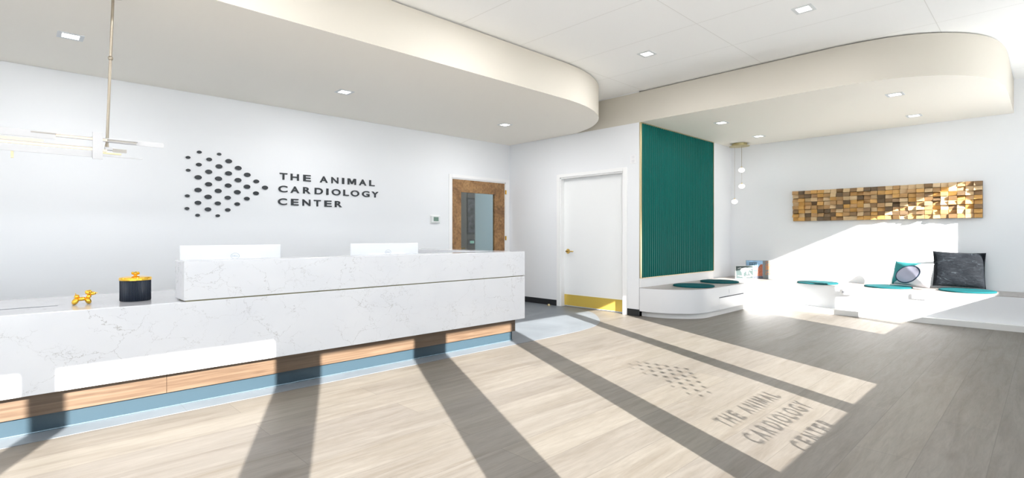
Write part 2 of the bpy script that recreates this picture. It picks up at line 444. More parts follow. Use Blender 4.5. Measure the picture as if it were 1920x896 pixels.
# ---- soffit over the desk
c1 = [(4.9, 4.075), (5.17, 4.10), (5.45, 4.165), (5.75, 4.285), (6.02, 4.46), (6.25, 4.69), (6.43, 4.95), (6.595, 5.32)]
s1 = [(XL, 4.075)] + spl(c1) + [(6.595, YL - .003), (XL, YL - .003)]
bm = B(); prism(bm, s1, ZS, ZC - .014, 0, 1); struct('ceiling_soffit', bm, [BEIGE, BEIGE_LIT], smooth=True)
def inset(pts, d):
    c = []
    n = len(pts)
    for i in range(n):
        p, q, r = Vector(pts[i-1]), Vector(pts[i]), Vector(pts[(i+1) % n])
        t = (r - p).normalized(); c.append((q.x - t.y * d, q.y + t.x * d))
    return c
# ---- soffit over the bench
c2 = [(6.597, 1.85), (6.602, 1.62), (6.63, 1.38), (6.70, 1.12), (6.83, .88), (7.0, .69), (7.22, .53), (7.48, .42), (7.8, .36), (8.2, .335), (9.0, .335), (XA - .003, .335)]
s2 = [(XA - .003, YG - .003), (6.597, YG - .003)] + spl(c2)
bm = B(); prism(bm, s2, ZS, ZC - .014, 0, 1); struct('ceiling_soffit', bm, [BEIGE, BEIGE_LIT], smooth=True)
# the same soffit fascia continues above the door wall
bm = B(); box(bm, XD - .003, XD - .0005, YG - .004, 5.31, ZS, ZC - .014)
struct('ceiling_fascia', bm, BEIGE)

# ---- baseboards and door trims
bm = B(); box(bm, XD - .012, XD, 5.744, YL, 0.003, .098, .002); struct('baseboard_side', bm, BLACKB)
bm = B(); box(bm, XD - .012, XD, YG - .0, 4.36, 0, .098, .002); struct('baseboard_corner', bm, BLACKB)
bm = B(); box(bm, XL, 5.2, YL - .012, YL, .003, .098, .002); struct('baseboard_back', bm, BLACKB)

def door_trim(name, axis, p, a0, a1, o0, o1, ztop, zo, out, depth):
    bm = B()
    for (u0, u1, z0, z1) in ((o0, a0, 0, zo), (a1, o1, 0, zo), (a0, a1, ztop, zo)):
        if axis == 'y': box(bm, p - out, p, u0, u1, z0, z1, .003)
        else: box(bm, u0, u1, p - out, p, z0, z1, .003)
    # jamb lining
    for (u0, u1, z0, z1) in ((a0 - .001, a0 + .018, 0, ztop), (a1 - .018, a1 + .001, 0, ztop), (a0, a1, ztop - .018, ztop + .001)):
        if axis == 'y': box(bm, p, p + depth, u0, u1, z0, z1)
        else: box(bm, u0, u1, p, p + depth, z0, z1)
    return struct(name, bm, TRIMW)
door_trim('trim_1', 'y', XD, DY0, DY1, 4.362, 5.744, DZ, 2.196, .016, .118)
door_trim('trim_2', 'x', YL, 5.266, 6.501, 5.205, 6.588, 2.143, 2.196, .014, .118)

# ---- white door with brass kick plate
bm = B(); box(bm, XD + .085, XD + .118, DY0 + .0185, DY1 - .0185, .010, DZ - .0185, .001)
d1 = struct('door_1', bm, mat('white_door_paint', (.83, .84, .84), .4))
bm = B(); box(bm, XD + .081, XD + .0848, DY0 + .028, DY1 - .022, .02, .20, .001)
for k in range(7):
    for z in (.035, .185):
        cyl(bm, (XD + .078, DY0 + .08 + k * .18, z), (XD + .082, DY0 + .08 + k * .18, z), .006, seg=10)
obj('kick_plate', bm, mat('lacquered_brass_plate', (.86, .62, .13), .28, metal=.55), d1)['label'] = 'shiny brass kick plate'
bm = B()
yk, zk = 5.575, .918
cyl(bm, (XD + .078, yk, zk), (XD + .085, yk, zk), .040, seg=28); cyl(bm, (XD + .035, yk, zk), (XD + .08, yk, zk), .012, seg=14)
box(bm, XD + .026, XD + .04, yk - .15, yk + .012, zk - .010, zk + .010, .005)
obj('door_handle', bm, BRASS, d1, True)['label'] = 'brass lever handle'
bm = B(); cyl(bm, (XD - .09, 5.85, .004), (XD - .09, 5.85, .012), .035, seg=20); cyl(bm, (XD - .09, 5.85, .012), (XD - .09, 5.85, .03), .022, .018, seg=20)
tag(obj('door_stop', bm, BRASSP, None, True), 'small round brass door stop on the floor by the black baseboard', 'door stop')

# ---- brown wood door with vision glass, and what is behind it
gx0, gx1, gz0, gz1 = 5.478, 6.238, .35, 1.915
x0, x1, zt = 5.286, 6.482, 2.124
bm = B()
for q in ((x0, gx0, .01, zt), (gx1, x1, .01, zt), (gx0, gx1, gz1, zt), (gx0, gx1, .01, gz0)):
    box(bm, q[0], q[1], YL + .01, YL + .055, q[2], q[3])
d2 = struct('door_2', bm, BURL)
bm = B(); box(bm, gx0, gx1, YL + .03, YL + .036, gz0, gz1); obj('door_glass', bm, GLASSD, d2)
for z in (1.93, 1.095):
    bm = B(); box(bm, 6.484, 6.512, YL - .018, YL + .008, z - .0, z + .075, .003); cyl(bm, (6.498, YL - .020, z), (6.498, YL - .020, z + .075), .007, seg=12)
    obj('hinge', bm, BRASS, d2)
bm = B(); box(bm, 4.4, 4.52, YL + .12, 9.3, 0, 2.7); struct('wall_corridor_left', bm, CORRW)
bm = B(); box(bm, 4.4, 10.2, 9.3, 9.4, 0, 2.7); struct('wall_corridor_back', bm, CORRW)
bm = B(); box(bm, 6.62, 6.74, 7.65, 9.3, 0, 2.7); bm.free()
bm = B(); box(bm, 6.37, 10.2, 7.6, 7.62, 0, 2.7); struct('wall_corridor_right', bm, PALEB)
bm = B(); box(bm, 4.4, 10.2, YL + .12, 9.4, 2.7, 2.78); struct('ceiling_corridor', bm, WALL)
bm = B(); box(bm, 10.2, 10.3, YL + .12, 9.4, 0, 2.7); struct('wall_corridor_end', bm, CORRW)

# picture, cabinet and device seen through the door glass
t = thing('framed_picture', 'dark framed picture hanging behind the glass of the brown wooden door', 'picture', (7.66, 9.29, 1.63))
bm = B(); box(bm, -.14, .14, -.02, 0, -.42, .42, .004); obj('frame', bm, mat('dark_frame', (.10, .10, .11), .5), t)
bm = B(); box(bm, -.11, .11, -.026, -.0205, -.38, .38); obj('print', bm, mat('grey_photo_print', (.20, .21, .26), .5, vary=.6, bscale=9), t)
t = thing('wall_keypad', 'small dark keypad with a lit screen behind the glass of the brown door', 'keypad', (7.66, 9.29, 1.03))
bm = B(); box(bm, -.10, .10, -.03, 0, -.06, .06, .008); obj('housing', bm, SLOT, t)
bm = B(); box(bm, -.06, .06, -.034, -.0305, -.03, .03); obj('screen', bm, mat('lit_keypad_screen', (.3, .6, .5), .3, emit=(.35, .7, .6), estr=.7), t)

# ------------------------------------------------------------------ reception desk
t = thing('reception_desk', 'long white veined quartz reception desk with raised ledge and oak band', 'desk', (0, 0, 0))
DX0, DX1, DF = -1.7, 4.155, 4.095
bm = B()
box(bm, DX0, DX1, DF, DF + .03, .249, .723, .0025)
box(bm, DX1 - .03, DX1, DF + .03, 6.45, .249, .723, .0025)
box(bm, DX0, DX1 - .03, DF + .03, DF + .1, .249, .262)
obj('front_panel', bm, QUARTZ, t)
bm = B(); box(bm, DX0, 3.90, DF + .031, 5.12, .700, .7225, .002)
obj('countertop', bm, QUARTZ_DIM, t)
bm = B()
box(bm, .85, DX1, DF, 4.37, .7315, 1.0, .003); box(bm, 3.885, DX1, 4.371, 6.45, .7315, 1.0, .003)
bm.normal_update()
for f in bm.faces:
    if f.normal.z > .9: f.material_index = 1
obj('raised_ledge', bm, [QUARTZ, QUARTZ_DIM], t)
bm = B(); box(bm, .86, 4.10, DF + .006, DF + .2, .7235, .731); box(bm, 4.10, 4.145, DF + .02, DF + .3, .7235, .731)
obj('brass_reveal', bm, BRASSD, t)['label'] = 'thin dark brass strip under the raised ledge'
bm = B(); box(bm, 4.02, 4.10, 4.4, 6.4, .2, .74); box(bm, DX0, 3.95, 4.30, 4.36, .10, .70); obj('cabinet_core', bm, mat('grey_laminate_core', (.30, .29, .28), .5), t)
for (a, b_) in ((DX0, .762), (.7645, 4.077)):
    bm = B(); box(bm, a, b_, 4.171, 4.19, .108, .249)
    if b_ > 4: box(bm, 4.058, 4.077, 4.19, 6.40, .108, .249)
    obj('oak_band', bm, OAKBAND, t)['label'] = 'warm oak band below the quartz front'
bm = B(); box(bm, DX0, 4.052, 4.196, 4.21, .003, .108); box(bm, 4.038, 4.052, 4.21, 6.38, .003, .108); obj('toe_kick', bm, KICK, t)['label'] = 'blue grey metal toe kick'
bm = B(); box(bm, DX0, 4.058, 4.184, 4.196, .003, .012, .002); obj('kick_lip', bm, KICKL, t)
bm = B(); box(bm, -.35, .214, 4.458, 4.472, .7222, .7236); cyl(bm, (.214, 4.465, .7222), (.214, 4.465, .7236), .007, seg=12); obj('cable_slot', bm, SLOT, t)

# ---- monitors
def monitor(x0, x1, label, lx):
    w = x1 - x0; cx = (x0 + x1) / 2
    t = thing('monitor', label, 'monitor', (cx, 4.77, .7235), 0, 'white monitors behind the ledge')
    bm = B(); box(bm, -w / 2, w / 2, -.012, .012, .075, .374, .006)
    obj('screen_housing', bm, MONW, t)
    bm = B(); box(bm, -w / 2 + .02, w / 2 - .02, .0122, .0135, .095, .36); obj('screen', bm, SLOT, t)
    bm = B(); box(bm, -w * .28, w * .28, -.03, -.0122, .09, .27, .008); obj('back_cover', bm, MONW, t)
    bm = B(); box(bm, -.05, .05, -.055, -.031, .02, .2, .006); obj('stand_neck', bm, MONW, t)
    bm = B(); box(bm, -.16, .16, -.13, .07, 0, .018, .006); obj('stand_foot', bm, MONW, t)
    bm = B()
    lathe_r = []
    n = 40
    for i in range(n):
        a = 2 * PI * i / n; b2 = 2 * PI * (i + 1) / n
        q = []
        for aa, rr in ((a, .034), (b2, .034), (b2, .031), (a, .031)):
            q.append(bm.verts.new((lx - cx + rr * math.cos(aa), -.0325, .283 + rr * .72 * math.sin(aa))))
        bm.faces.new(q)
    for v in list(bm.verts): pass
    ring = obj('logo_ring', bm, MONG, t)
    g = glyph_mesh('DELL', .046, .013, .001)
    bmesh.ops.translate(g, verts=g.verts, vec=(lx - cx - .023, -.0325, .277))
    obj('logo_letters', g, MONG, t)
    return t
monitor(.96, 1.731, 'white monitor nearer the gold dog, its back just above the ledge end', 1.352)
monitor(2.401, 3.181, 'white monitor nearer the thermostat, its back rising above the ledge', 2.80)

# ---- canister
t = thing('canister', 'navy ribbed round canister with gold lid on the low counter', 'canister', (.63, 4.455, .723))
bm = B(); lathe(bm, [(.086, 0), (.090, .004), (.090, .138), (.087, .144)], seg=480, ribs=110, amp=.0009); obj('body', bm, NAVY, t, True)
bm = B(); lathe(bm, [(.093, .142), (.095, .144), (.095, .158), (.090, .164), (.06, .169), (.012, .172)], seg=64); lid = obj('lid', bm, GOLD, t, True)
bm = B(); cyl(bm, (0, 0, .168), (0, 0, .178), .013, .010, seg=16)
for k in range(6):
    a = k * PI / 3 + .3; ell(bm, (.017 * math.cos(a), .017 * math.sin(a), .187 + .006 * (k % 2)), (.010, .010, .008), seg=14)
ell(bm, (0, 0, .184), (.015, .015, .012), seg=14)
obj('knob', bm, GOLD, lid, True)['label'] = 'flower shaped gold knob'

# ---- balloon dog
bm = B()
def bx_(cx, cy): return (.285 + (120 + cx / 14.94 - 134) * .00272, .723 + max(0, 572.3 - (530 + cy / 14.94)) * .00352)
def sausage(p, q, r, y=0.0, mi=0):
    a = bx_(*p); b2 = bx_(*q); c = Vector(((a[0] + b2[0]) / 2, y, (a[1] + b2[1]) / 2)); d = Vector((b2[0] - a[0], 0, b2[1] - a[1]))
    rot = Vector((0, 0, 1)).rotation_difference(d.normalized()).to_matrix().to_4x4()
    ell(bm, c, (r * 1.4, r * 1.4, d.length / 2 + r * .45), rot, 24)
for s in (-.011, .011):
    sausage((370, 470), (262, 600), .0115, s); sausage((640, 470), (715, 600), .0115, s)
sausage((380, 480), (620, 475), .0095)
sausage((700, 455), (690, 385), .0105)
for s in (-.009, .009): sausage((700, 345), (630, 265), .0098, s)
for s in (-.004, .012): sausage((735, 335), (715, 255), .0092, s)
sausage((730, 345), (890, 335), .0088); 
a = bx_(925, 333); ell(bm, (a[0], 0, a[1]), (.0045, .0035, .0035), seg=12)
sausage((370, 440), (350, 365), .0105); a = bx_(325, 330); ell(bm, (a[0], 0, a[1]), (.003, .003, .005), seg=12)
zmin = min(v.co.z for v in bm.verts)
bmesh.ops.translate(bm, verts=bm.verts, vec=(-.35, 0, -zmin))
tag(obj('balloon_dog_figurine', bm, GOLD, None, True, loc=(.35, 4.44, .7232)), 'shiny gold balloon dog figurine standing on the low white counter', 'figurine')

# ------------------------------------------------------------------ sign on the back wall
dots = [(1.584, 2.151, 0.025), (1.792, 2.15, 0.024), (1.47, 2.077, 0.024), (1.686, 2.077, 0.03), (1.896, 2.077, 0.037), (1.579, 2.005, 0.03), (1.79, 2.004, 0.037), (2.002, 2.003, 0.038), (1.471, 1.93, 0.024), (1.681, 1.93, 0.037), (1.894, 1.929, 0.038), (2.105, 1.929, 0.038), (1.572, 1.856, 0.037), (1.785, 1.857, 0.038), (2.0, 1.856, 0.038), (2.21, 1.855, 0.034), (1.68, 1.783, 0.037), (1.89, 1.782, 0.037), (2.102, 1.782, 0.038), (2.314, 1.784, 0.036), (1.571, 1.709, 0.037), (1.782, 1.711, 0.037), (1.992, 1.708, 0.038), (2.206, 1.707, 0.034), (1.462, 1.635, 0.024), (1.675, 1.634, 0.038), (1.886, 1.635, 0.034), (2.1, 1.634, 0.033), (1.57, 1.56, 0.034), (1.778, 1.562, 0.033), (1.991, 1.563, 0.031), (1.459, 1.489, 0.024), (1.673, 1.487, 0.034), (1.886, 1.488, 0.03), (1.566, 1.415, 0.024), (1.777, 1.415, 0.024)]
def dot_bm(x, z, r, d, k=.69):
    bm = B(); n = 32
    prof = [(x + r * math.cos(2*PI*i/n), z + r * k * math.sin(2*PI*i/n)) for i in range(n)]
    a = [bm.verts.new((u, 0, w)) for u, w in prof]; b2 = [bm.verts.new((u, -d, w)) for u, w in prof]
    bm.faces.new(a); bm.faces.new(list(reversed(b2)))
    for i in range(n): bm.faces.new((a[i], b2[i], b2[(i+1) % n], a[(i+1) % n]))
    return bm
t = thing('emblem_sign', 'arrow shaped emblem of black dots mounted on the white wall', 'emblem', (0, YL - .001, 0))
for x, z, r in dots: obj('dot', dot_bm(x, z, r, .012), SIGN, t)
rows = [('THEANIMAL', 1.902, [(2.494, 2.591), (2.634, 2.741), (2.798, 2.901), (3.024, 3.136), (3.187, 3.29), (3.343, 3.376), (3.427, 3.555), (3.602, 3.716), (3.764, 3.85)]),
        ('CARDIOLOGY', 1.738, [(2.478, 2.593), (2.632, 2.745), (2.796, 2.897), (2.953, 3.067), (3.115, 3.146), (3.193, 3.322), (3.363, 3.445), (3.473, 3.604), (3.648, 3.766), (3.801, 3.912)]),
        ('CENTER', 1.574, [(2.473, 2.587), (2.638, 2.737), (2.788, 2.895), (2.941, 3.038), (3.088, 3.191), (3.238, 3.343)])]
t = thing('wall_lettering', 'black raised letters spelling the clinic name beside the dot emblem', 'sign', (0, YL - .001, 0))
for w, z, spans in rows:
    for ch, (a, b2) in zip(w, spans):
        g = glyph_mesh(ch, b2 - a, .086, .011, .022)
        bmesh.ops.translate(g, verts=g.verts, vec=(a, -.0055, z))
        obj('letter', g, SIGN, t)

# the same name as vinyl on the window pane, which throws its shadow on the floor
S = .655
t = thing('window_lettering', 'dark clinic name and dots stuck on the sunny window glass behind the viewer', 'sign', (0, YW - .027, 0))
for w, z, spans in rows:
    for ch, (a, b2) in zip(w, spans):
        q = glyph_mesh(ch, (b2 - a) * S, .066, .002, .022)
        mid = (spans[0][0] + spans[-1][1]) / 2
        bmesh.ops.translate(q, verts=q.verts, vec=((a - mid) * S + 2.96 - .392, 0, (z - 1.574) * .67 + .797))
        obj('letter', q, SIGN, t)
for x, z, r in dots:
    obj('dot', dot_bm((x - 1.46) * .57 + 2.745 - .392, (z - 1.415) * .56 + 1.213, r * .62, .002, .55), SIGN, t)

# ---- thermostat
t = thing('thermostat', 'small white thermostat with green screen beside the brown door', 'thermostat', (4.93, YL, 1.441))
bm = B(); box(bm, -.10, .10, -.006, 0, -.068, .068, .003); obj('mounting_plate', bm, TRIMW, t)
bm = B(); box(bm, -.085, .085, -.03, -.006, -.056, .056, .006); obj('housing', bm, mat('light_grey_plastic', (.70, .72, .72), .4), t)
bm = B(); box(bm, -.045, .052, -.032, -.0302, -.03, .036, .001); obj('screen', bm, mat('green_lcd', (.17, .27, .22), .3), t)

# ---- switch plate on the door wall
t = thing('switch_plate', 'small white wall plate above and beside the white door', 'switch', (XD, 4.262, 2.304), -PI / 2)
bm = B(); box(bm, -.046, .046, -.006, 0, -.066, .066, .003); obj('plate', bm, mat('white_plastic_plate', (.84, .84, .85), .35), t)
for z in (-.03, .03):
    bm = B(); box(bm, -.024, .024, -.009, -.0062, z - .02, z + .02, .002); obj('socket', bm, mat('grey_plastic', (.74, .74, .76), .4), t)

# ------------------------------------------------------------------ green fluted panel
t = thing('fluted_wall_panel', 'tall dark green vertically fluted wall panel edged in brass', 'wall panel', (0, 0, 0))
px0, px1, pz0, pz1 = 6.64, 8.945, .562, 2.818
bm = B(); n = 38; p = (px1 - px0) / n; pts = []
for i in range(n):
    a = px0 + i * p
    pts += [(a, 4.143), (a + p * .12, 4.143), (a + p * .30, 4.132), (a + p * .72, 4.132), (a + p * .90, 4.143)]
pts += [(px1, 4.143), (px1, YG - .001), (px0, YG - .001)]
prism(bm, pts, pz0, pz1); obj('fluted_board', bm, GREEN, t)
bm = B(); box(bm, 6.6006, px0 - .001, 4.140, YG - .001, pz0 - .01, ZS - .002, .002); box(bm, px0, px1 + .01, 4.126, YG - .001, pz1 + .001, pz1 + .010); box(bm, px0, px1 + .01, 4.126, YG - .001, pz0 - .009, pz0 - .001); box(bm, px1 + .001, px1 + .01, 4.126, YG - .001, pz0, pz1)
obj('brass_edging', bm, BRASSP, t)['label'] = 'pale brass edging'

# ------------------------------------------------------------------ built-in bench
t = thing('built_in_bench', 'white curved built-in corner bench with taupe top running along two walls', 'bench', (0, 0, 0))
fl_ = [(6.6006, 4.155), (6.625, 3.93), (6.68, 3.76), (6.77, 3.62), (6.89, 3.50), (7.03, 3.43), (7.2, 3.395), (7.4, 3.39)]
fr_ = [(8.72, 3.39), (8.86, 3.32), (8.98, 3.19), (9.06, 3.02), (9.09, 2.84), (9.07, 2.65), (9.02, 2.42), (8.975, 2.2), (8.952, 1.95), (8.95, 1.7)]
ol = spl(fl_) + [(8.715, 3.39)] + spl(fr_)[1:] + [(8.95, YW + .01), (XA - .002, YW + .01), (XA - .002, 4.155)]
bm = B(); prism(bm, ol, .076, .411); obj('bench_body', bm, WHITEG, t, True)
bm = B(); prism(bm, ol, .4115, .4125); obj('bench_edge', bm, WHITEG, t, True)
ot = [(x, y) for x, y in inset(ol, .010)]
bm = B(); prism(bm, ot, .4127, .4195); obj('bench_top', bm, TAUPE, t, True)['label'] = 'taupe wood grain bench top'
kl = [(6.66, 4.155), (6.67, 3.93), (6.72, 3.78), (6.80, 3.65), (6.91, 3.53), (7.05, 3.445), (7.2, 3.41), (7.4, 3.41)]
kr = [(8.56, 3.41), (8.70, 3.28), (8.80, 3.12), (8.86, 2.95), (8.875, 2.75), (8.86, 2.55), (8.83, 2.3), (8.825, 2.0), (8.84, 1.6)]
kp = spl(kl) + [(8.55, 3.41)] + spl(kr)[1:] + [(8.84, YW + .02), (9.70, YW + .02), (9.70, 4.15)]
bm = B(); prism(bm, kp, 0, .0758); obj('toe_kick', bm, mat('white_toe_kick', (.72, .72, .71), .35), t, True)
bm = B(); box(bm, 7.53, 8.39, 3.3885, 3.3898, .082, .25, .0004); dr = obj('drawer_front', bm, WHITEG, t)
bm = B(); box(bm, 7.53, 8.39, 3.3862, 3.3898, .253, .2655); obj('pull_slot', bm, mat('black_recess', (.015, .02, .028), .7), dr)
bm = B(); box(bm, 7.87, 7.895, 3.386, 3.3895, .30, .365, .001); obj('cabinet_outlet', bm, mat('grey_plastic2', (.66, .68, .72), .4), t)
bm = B(); box(bm, 6.6006, 8.95, 4.135, YG - .001, .4197, .552, .002); struct('trim_3', bm, TRIMW)
def outlet(y, z, label):
    o = thing('outlet_box', label, 'outlet', (8.9485, y, z), -PI / 2, 'outlets on the bench front')
    bm = B(); box(bm, -.085, .085, -.020, 0, -.036, .036, .003); obj('cover_plate', bm, TRIMW, o)
    for dx in (-.035, .035):
        bm = B(); box(bm, dx - .02, dx + .02, -.0225, -.0202, -.016, .016, .001); s_ = obj('receptacle', bm, mat('outlet_grey', (.55, .56, .60), .4), o)
        bm = B()
        for k in (-.008, .008): box(bm, dx + k - .002, dx + k + .002, -.0235, -.0226, -.002, .012)
        obj('slot', bm, SLOT, s_)
    return o
outlet(2.10, .335, 'white power outlet on the bench front under the lone middle teal pad')
outlet(1.235, .345, 'white power outlet on the bench front below the two pillows')

# ---- seat pads
def pad_obj(x, y, r, label):
    bm = B(); lathe(bm, [(r - .008, 0), (r, .004), (r, .016), (r - .007, .021), (r * .9, .0225), (.01, .0225)], seg=72)
    return tag(obj('seat_pad', bm, TEAL, None, True, loc=(x, y, .4197)), label, 'seat pad', 'round teal felt pads on the bench')
pad_obj(7.36, 3.705, .295, 'round teal felt seat pad on the curved bench end below the green panel')
pad_obj(8.32, 3.745, .295, 'round teal felt seat pad between the bench drawer and the framed picture')
pad_obj(9.25, 2.57, .285, 'round teal felt seat pad alone in the middle of the bench')
pad_obj(9.27, 1.65, .29, 'round teal felt seat pad partly under the white and teal pillow')
pad_obj(9.34, .78, .30, 'round teal felt seat pad under the black velvet pillow')

# ---- pillows
def pillow_bm(w, h, th, n=28, sag=.06, seed=1):
    rnd = random.Random(seed); bm = B(); grid = {}
    for side in (1, -1):
        for i in range(n + 1):
            for j in range(n + 1):
                u = i / n * 2 - 1; v = j / n * 2 - 1
                if side < 0 and (i in (0, n) or j in (0, n)):
                    grid[(side, i, j)] = grid[(1, i, j)]; continue
                pin = 1 - sag * (1 - abs(v)**2) if True else 1
                x = u * w / 2 * (1 - sag * (1 - v * v)); z = v * h / 2 * (1 - sag * (1 - u * u))
                d = th / 2 * ((1 - u**4) * (1 - v**4)) ** .5
                d *= 1 + .07 * math.sin(u * 7 + seed) * math.cos(v * 6 - seed)
                grid[(side, i, j)] = bm.verts.new((x, -side * d, z))
        for i in range(n):
            for j in range(n):
                q = [grid[(side, i, j)], grid[(side, i+1, j)], grid[(side, i+1, j+1)], grid[(side, i, j+1)]]
                if len(set(q)) == 4:
                    try: bm.faces.new(q)
                    except ValueError: pass
    return bm
def place_pillow(name, bm, m, loc, rotz, lean, roll, label, group=None):
    o = obj(name, bm, m, None, True, loc=loc)
    o.rotation_mode = 'XYZ'
    o.rotation_euler = (0, 0, 0)
    o.matrix_world = Matrix.Translation(loc) @ Matrix.Rotation(rotz, 4, 'Z') @ Matrix.Rotation(-lean, 4, 'X') @ Matrix.Rotation(roll, 4, 'Y')
    return tag(o, label, 'pillow', group)
PRINT = pillow_print_mat(); VELVET = velvet_mat()
place_pillow('throw_pillow', pillow_bm(.58, .50, .16, seed=2, sag=.05), VELVET, (9.575, .885, .70), math.radians(-74), .16, .035, 'large black crushed velvet throw pillow leaning on the wall')
place_pillow('throw_pillow', pillow_bm(.57, .345, .14, seed=5, sag=.06), PRINT, (9.33, 1.375, .622), math.radians(-121), .20, .02, 'small white and teal printed throw pillow leaning on the black one')

# ---- framed print and book on the bench
ang = math.atan2(-.198, .286)
t = thing('picture_frame', 'small framed print of a white animal shape on grey green, propped on the bench', 'picture frame', (9.262, 3.718, .4197), ang)
W2, H2 = .172, .232
bm = B(); box(bm, -W2, W2, 0, .018, 0, H2, .003); box(bm, -.03, .03, .018, .075, 0, .012); obj('frame', bm, mat('pale_frame', (.60, .62, .62), .4), t)
bm = B(); box(bm, -W2 + .008, W2 - .008, -.0015, -.0005, .008, H2 - .008); obj('mat_board', bm, mat('grey_green_board', (.022, .042, .041), .6), t)
bm = B()
def blob(bm, pts, y, d=.001):
    a = [bm.verts.new((u, y, w)) for u, w in pts]; b2 = [bm.verts.new((u, y - d, w)) for u, w in pts]
    bm.faces.new(a); bm.faces.new(list(reversed(b2)))
    for i in range(len(pts)): bm.faces.new((a[i], b2[i], b2[(i+1) % len(pts)], a[(i+1) % len(pts)]))
def cz(px, py): return (-W2 + (px - 135) / 560 * 2 * W2, H2 - (py - 295) / 400 * H2)
for shp in ([(300, 370), (430, 350), (530, 370), (560, 430), (520, 480), (430, 470), (400, 510), (330, 500), (290, 450)], [(180, 378), (300, 345), (310, 375), (220, 388)],
            [(520, 362), (655, 368), (635, 400), (545, 385)], [(560, 395), (640, 450), (625, 455), (545, 420)], [(330, 495), (385, 500), (375, 600), (440, 640), (480, 680), (380, 672), (335, 620)],
            [(470, 470), (510, 480), (525, 560), (480, 562)], [(545, 470), (580, 510), (665, 610), (640, 625), (560, 540)], [(195, 585), (330, 600), (325, 625), (205, 605)], [(440, 600), (620, 602), (600, 635), (470, 645)]):
    blob(bm, [cz(*p) for p in shp], -.002)
obj('white_figure', bm, mat('white_ink', (.40, .41, .43), .6), t)
t = thing('hardcover_book', 'large grey book with a bridge photo and orange vertical lettering, standing on the bench', 'book', (9.47, 3.545, .4197), math.radians(-62))
W3, H3 = .215, .322
bm = B(); box(bm, -W3, W3, 0, .022, 0, H3, .002); obj('cover', bm, mat('grey_book_cloth', (.16, .18, .185), .55), t)
bm = B(); box(bm, -W3 + .004, W3 - .004, .003, .019, H3 - .003, H3 + .0005); obj('pages', bm, TRIMW, t)
bm = B(); box(bm, -W3 + .002, .055, -.0012, -.0004, .006, H3 - .003); obj('cover_sky', bm, mat('blue_photo_sky', (.25, .42, .60), .5, vary=.25, bscale=12), t)
bm = B()
blob(bm, [(-.04, .008), (-.02, .20), (.02, .255), (.052, .255), (.052, .008)], -.0014); obj('cover_brick_building', bm, mat('brick_photo', (.32, .10, .05), .6, vary=.4, bscale=60), t)
bm = B()
for x in (-.155, -.115, -.075, -.05): box(bm, x - .006, x + .006, -.0022, -.0014, .06, .28)
for z in (.28, .25, .14): box(bm, -.165, -.04, -.0022, -.0014, z - .008, z + .008)
obj('cover_bridge', bm, mat('bridge_photo', (.07, .15, .20), .6), t)
bm = B(); box(bm, -W3 + .002, .055, -.003, -.0023, .006, .05); obj('cover_street', bm, mat('street_photo', (.08, .09, .12), .6, vary=.5, bscale=50), t)
for i, ch in enumerate('DUMBO'):
    g = glyph_mesh(ch, .042, .075, .0012, .0)
    bmesh.ops.rotate(g, verts=g.verts, cent=(0, 0, 0), matrix=Matrix.Rotation(-PI / 2, 3, 'Y'))
    xs_ = [v.co.x for v in g.verts]; zs_ = [v.co.z for v in g.verts]
    bmesh.ops.translate(g, verts=g.verts, vec=(.098 - min(xs_), -.002, .075 + i * .048 - min(zs_)))
    obj('letter', g, mat('orange_ink', (.50, .20, .06), .6), t)

# ------------------------------------------------------------------ wooden block wall art
t = thing('wood_block_art', 'long panel of small stained wood blocks hung on the wall above the bench', 'wall art', (XA, 3.075, 1.426), -PI / 2)
WN = [grain_mat('block_oak', [(.36, .20, .075), (.55, .33, .14)], (2, 2, 20), .45, 4), grain_mat('block_honey', [(.50, .26, .065), (.70, .40, .12)], (2, 2, 20), .45, 4),
      grain_mat('block_walnut', [(.10, .06, .03), (.17, .11, .055)], (2, 2, 20), .45, 4), grain_mat('block_pale', [(.54, .37, .19), (.72, .53, .31)], (2, 2, 20), .45, 4),
      grain_mat('block_brown', [(.20, .115, .05), (.31, .19, .09)], (2, 2, 20), .45, 4)]
AW, AH, NC, NR = 2.43, .515, 26, 8
bm = B(); box(bm, 0, AW, -.02, 0, 0, AH); obj('backing_board', bm, WN[2], t)
rnd = random.Random(11)
cw = [1 + rnd.uniform(-.07, .07) for _ in range(NC)]; sm = sum(cw); xs_ = [0]
for c in cw: xs_.append(xs_[-1] + c / sm * AW)
def block(bm, x0, x1, z0, z1, mi=0):
    d = rnd.uniform(.024, .066); tx = rnd.uniform(-.018, .012); tz = rnd.uniform(-.020, .014)
    g = .0022
    f = [bm.verts.new((x, -.02, z)) for x, z in ((x0+g, z0+g), (x1-g, z0+g), (x1-g, z1-g), (x0+g, z1-g))]
    k = [bm.verts.new((x, -.02 - max(.006, d + sx * tx + sz * tz), z)) for x, z, sx, sz in ((x0+g, z0+g, -1, -1), (x1-g, z0+g, 1, -1), (x1-g, z1-g, 1, 1), (x0+g, z1-g, -1, 1))]
    fs = [bm.faces.new(k)] + [bm.faces.new((f[i], f[(i+1) % 4], k[(i+1) % 4], k[i])) for i in range(4)]
    for q in fs: q.material_index = mi
rest = B()
for c in range(NC - 1, -1, -1):
    for r in range(NR):
        z0 = r * AH / NR + rnd.uniform(-.003, .003) * (r > 0); z1 = (r + 1) * AH / NR
        dark = .26 if c < 17 else .10
        mi = rnd.choices(range(5), weights=[.30, .27, dark * .45, .30, .16])[0]
        if (NC - 1 - c) * NR + r < 100:
            b1 = B(); block(b1, xs_[c], xs_[c+1], z0, z1); obj('wood_block', b1, WN[mi], t)
        else: block(rest, xs_[c], xs_[c+1], z0, z1, mi)
o = obj('small_wood_blocks', rest, WN, t); o['kind'] = 'stuff'

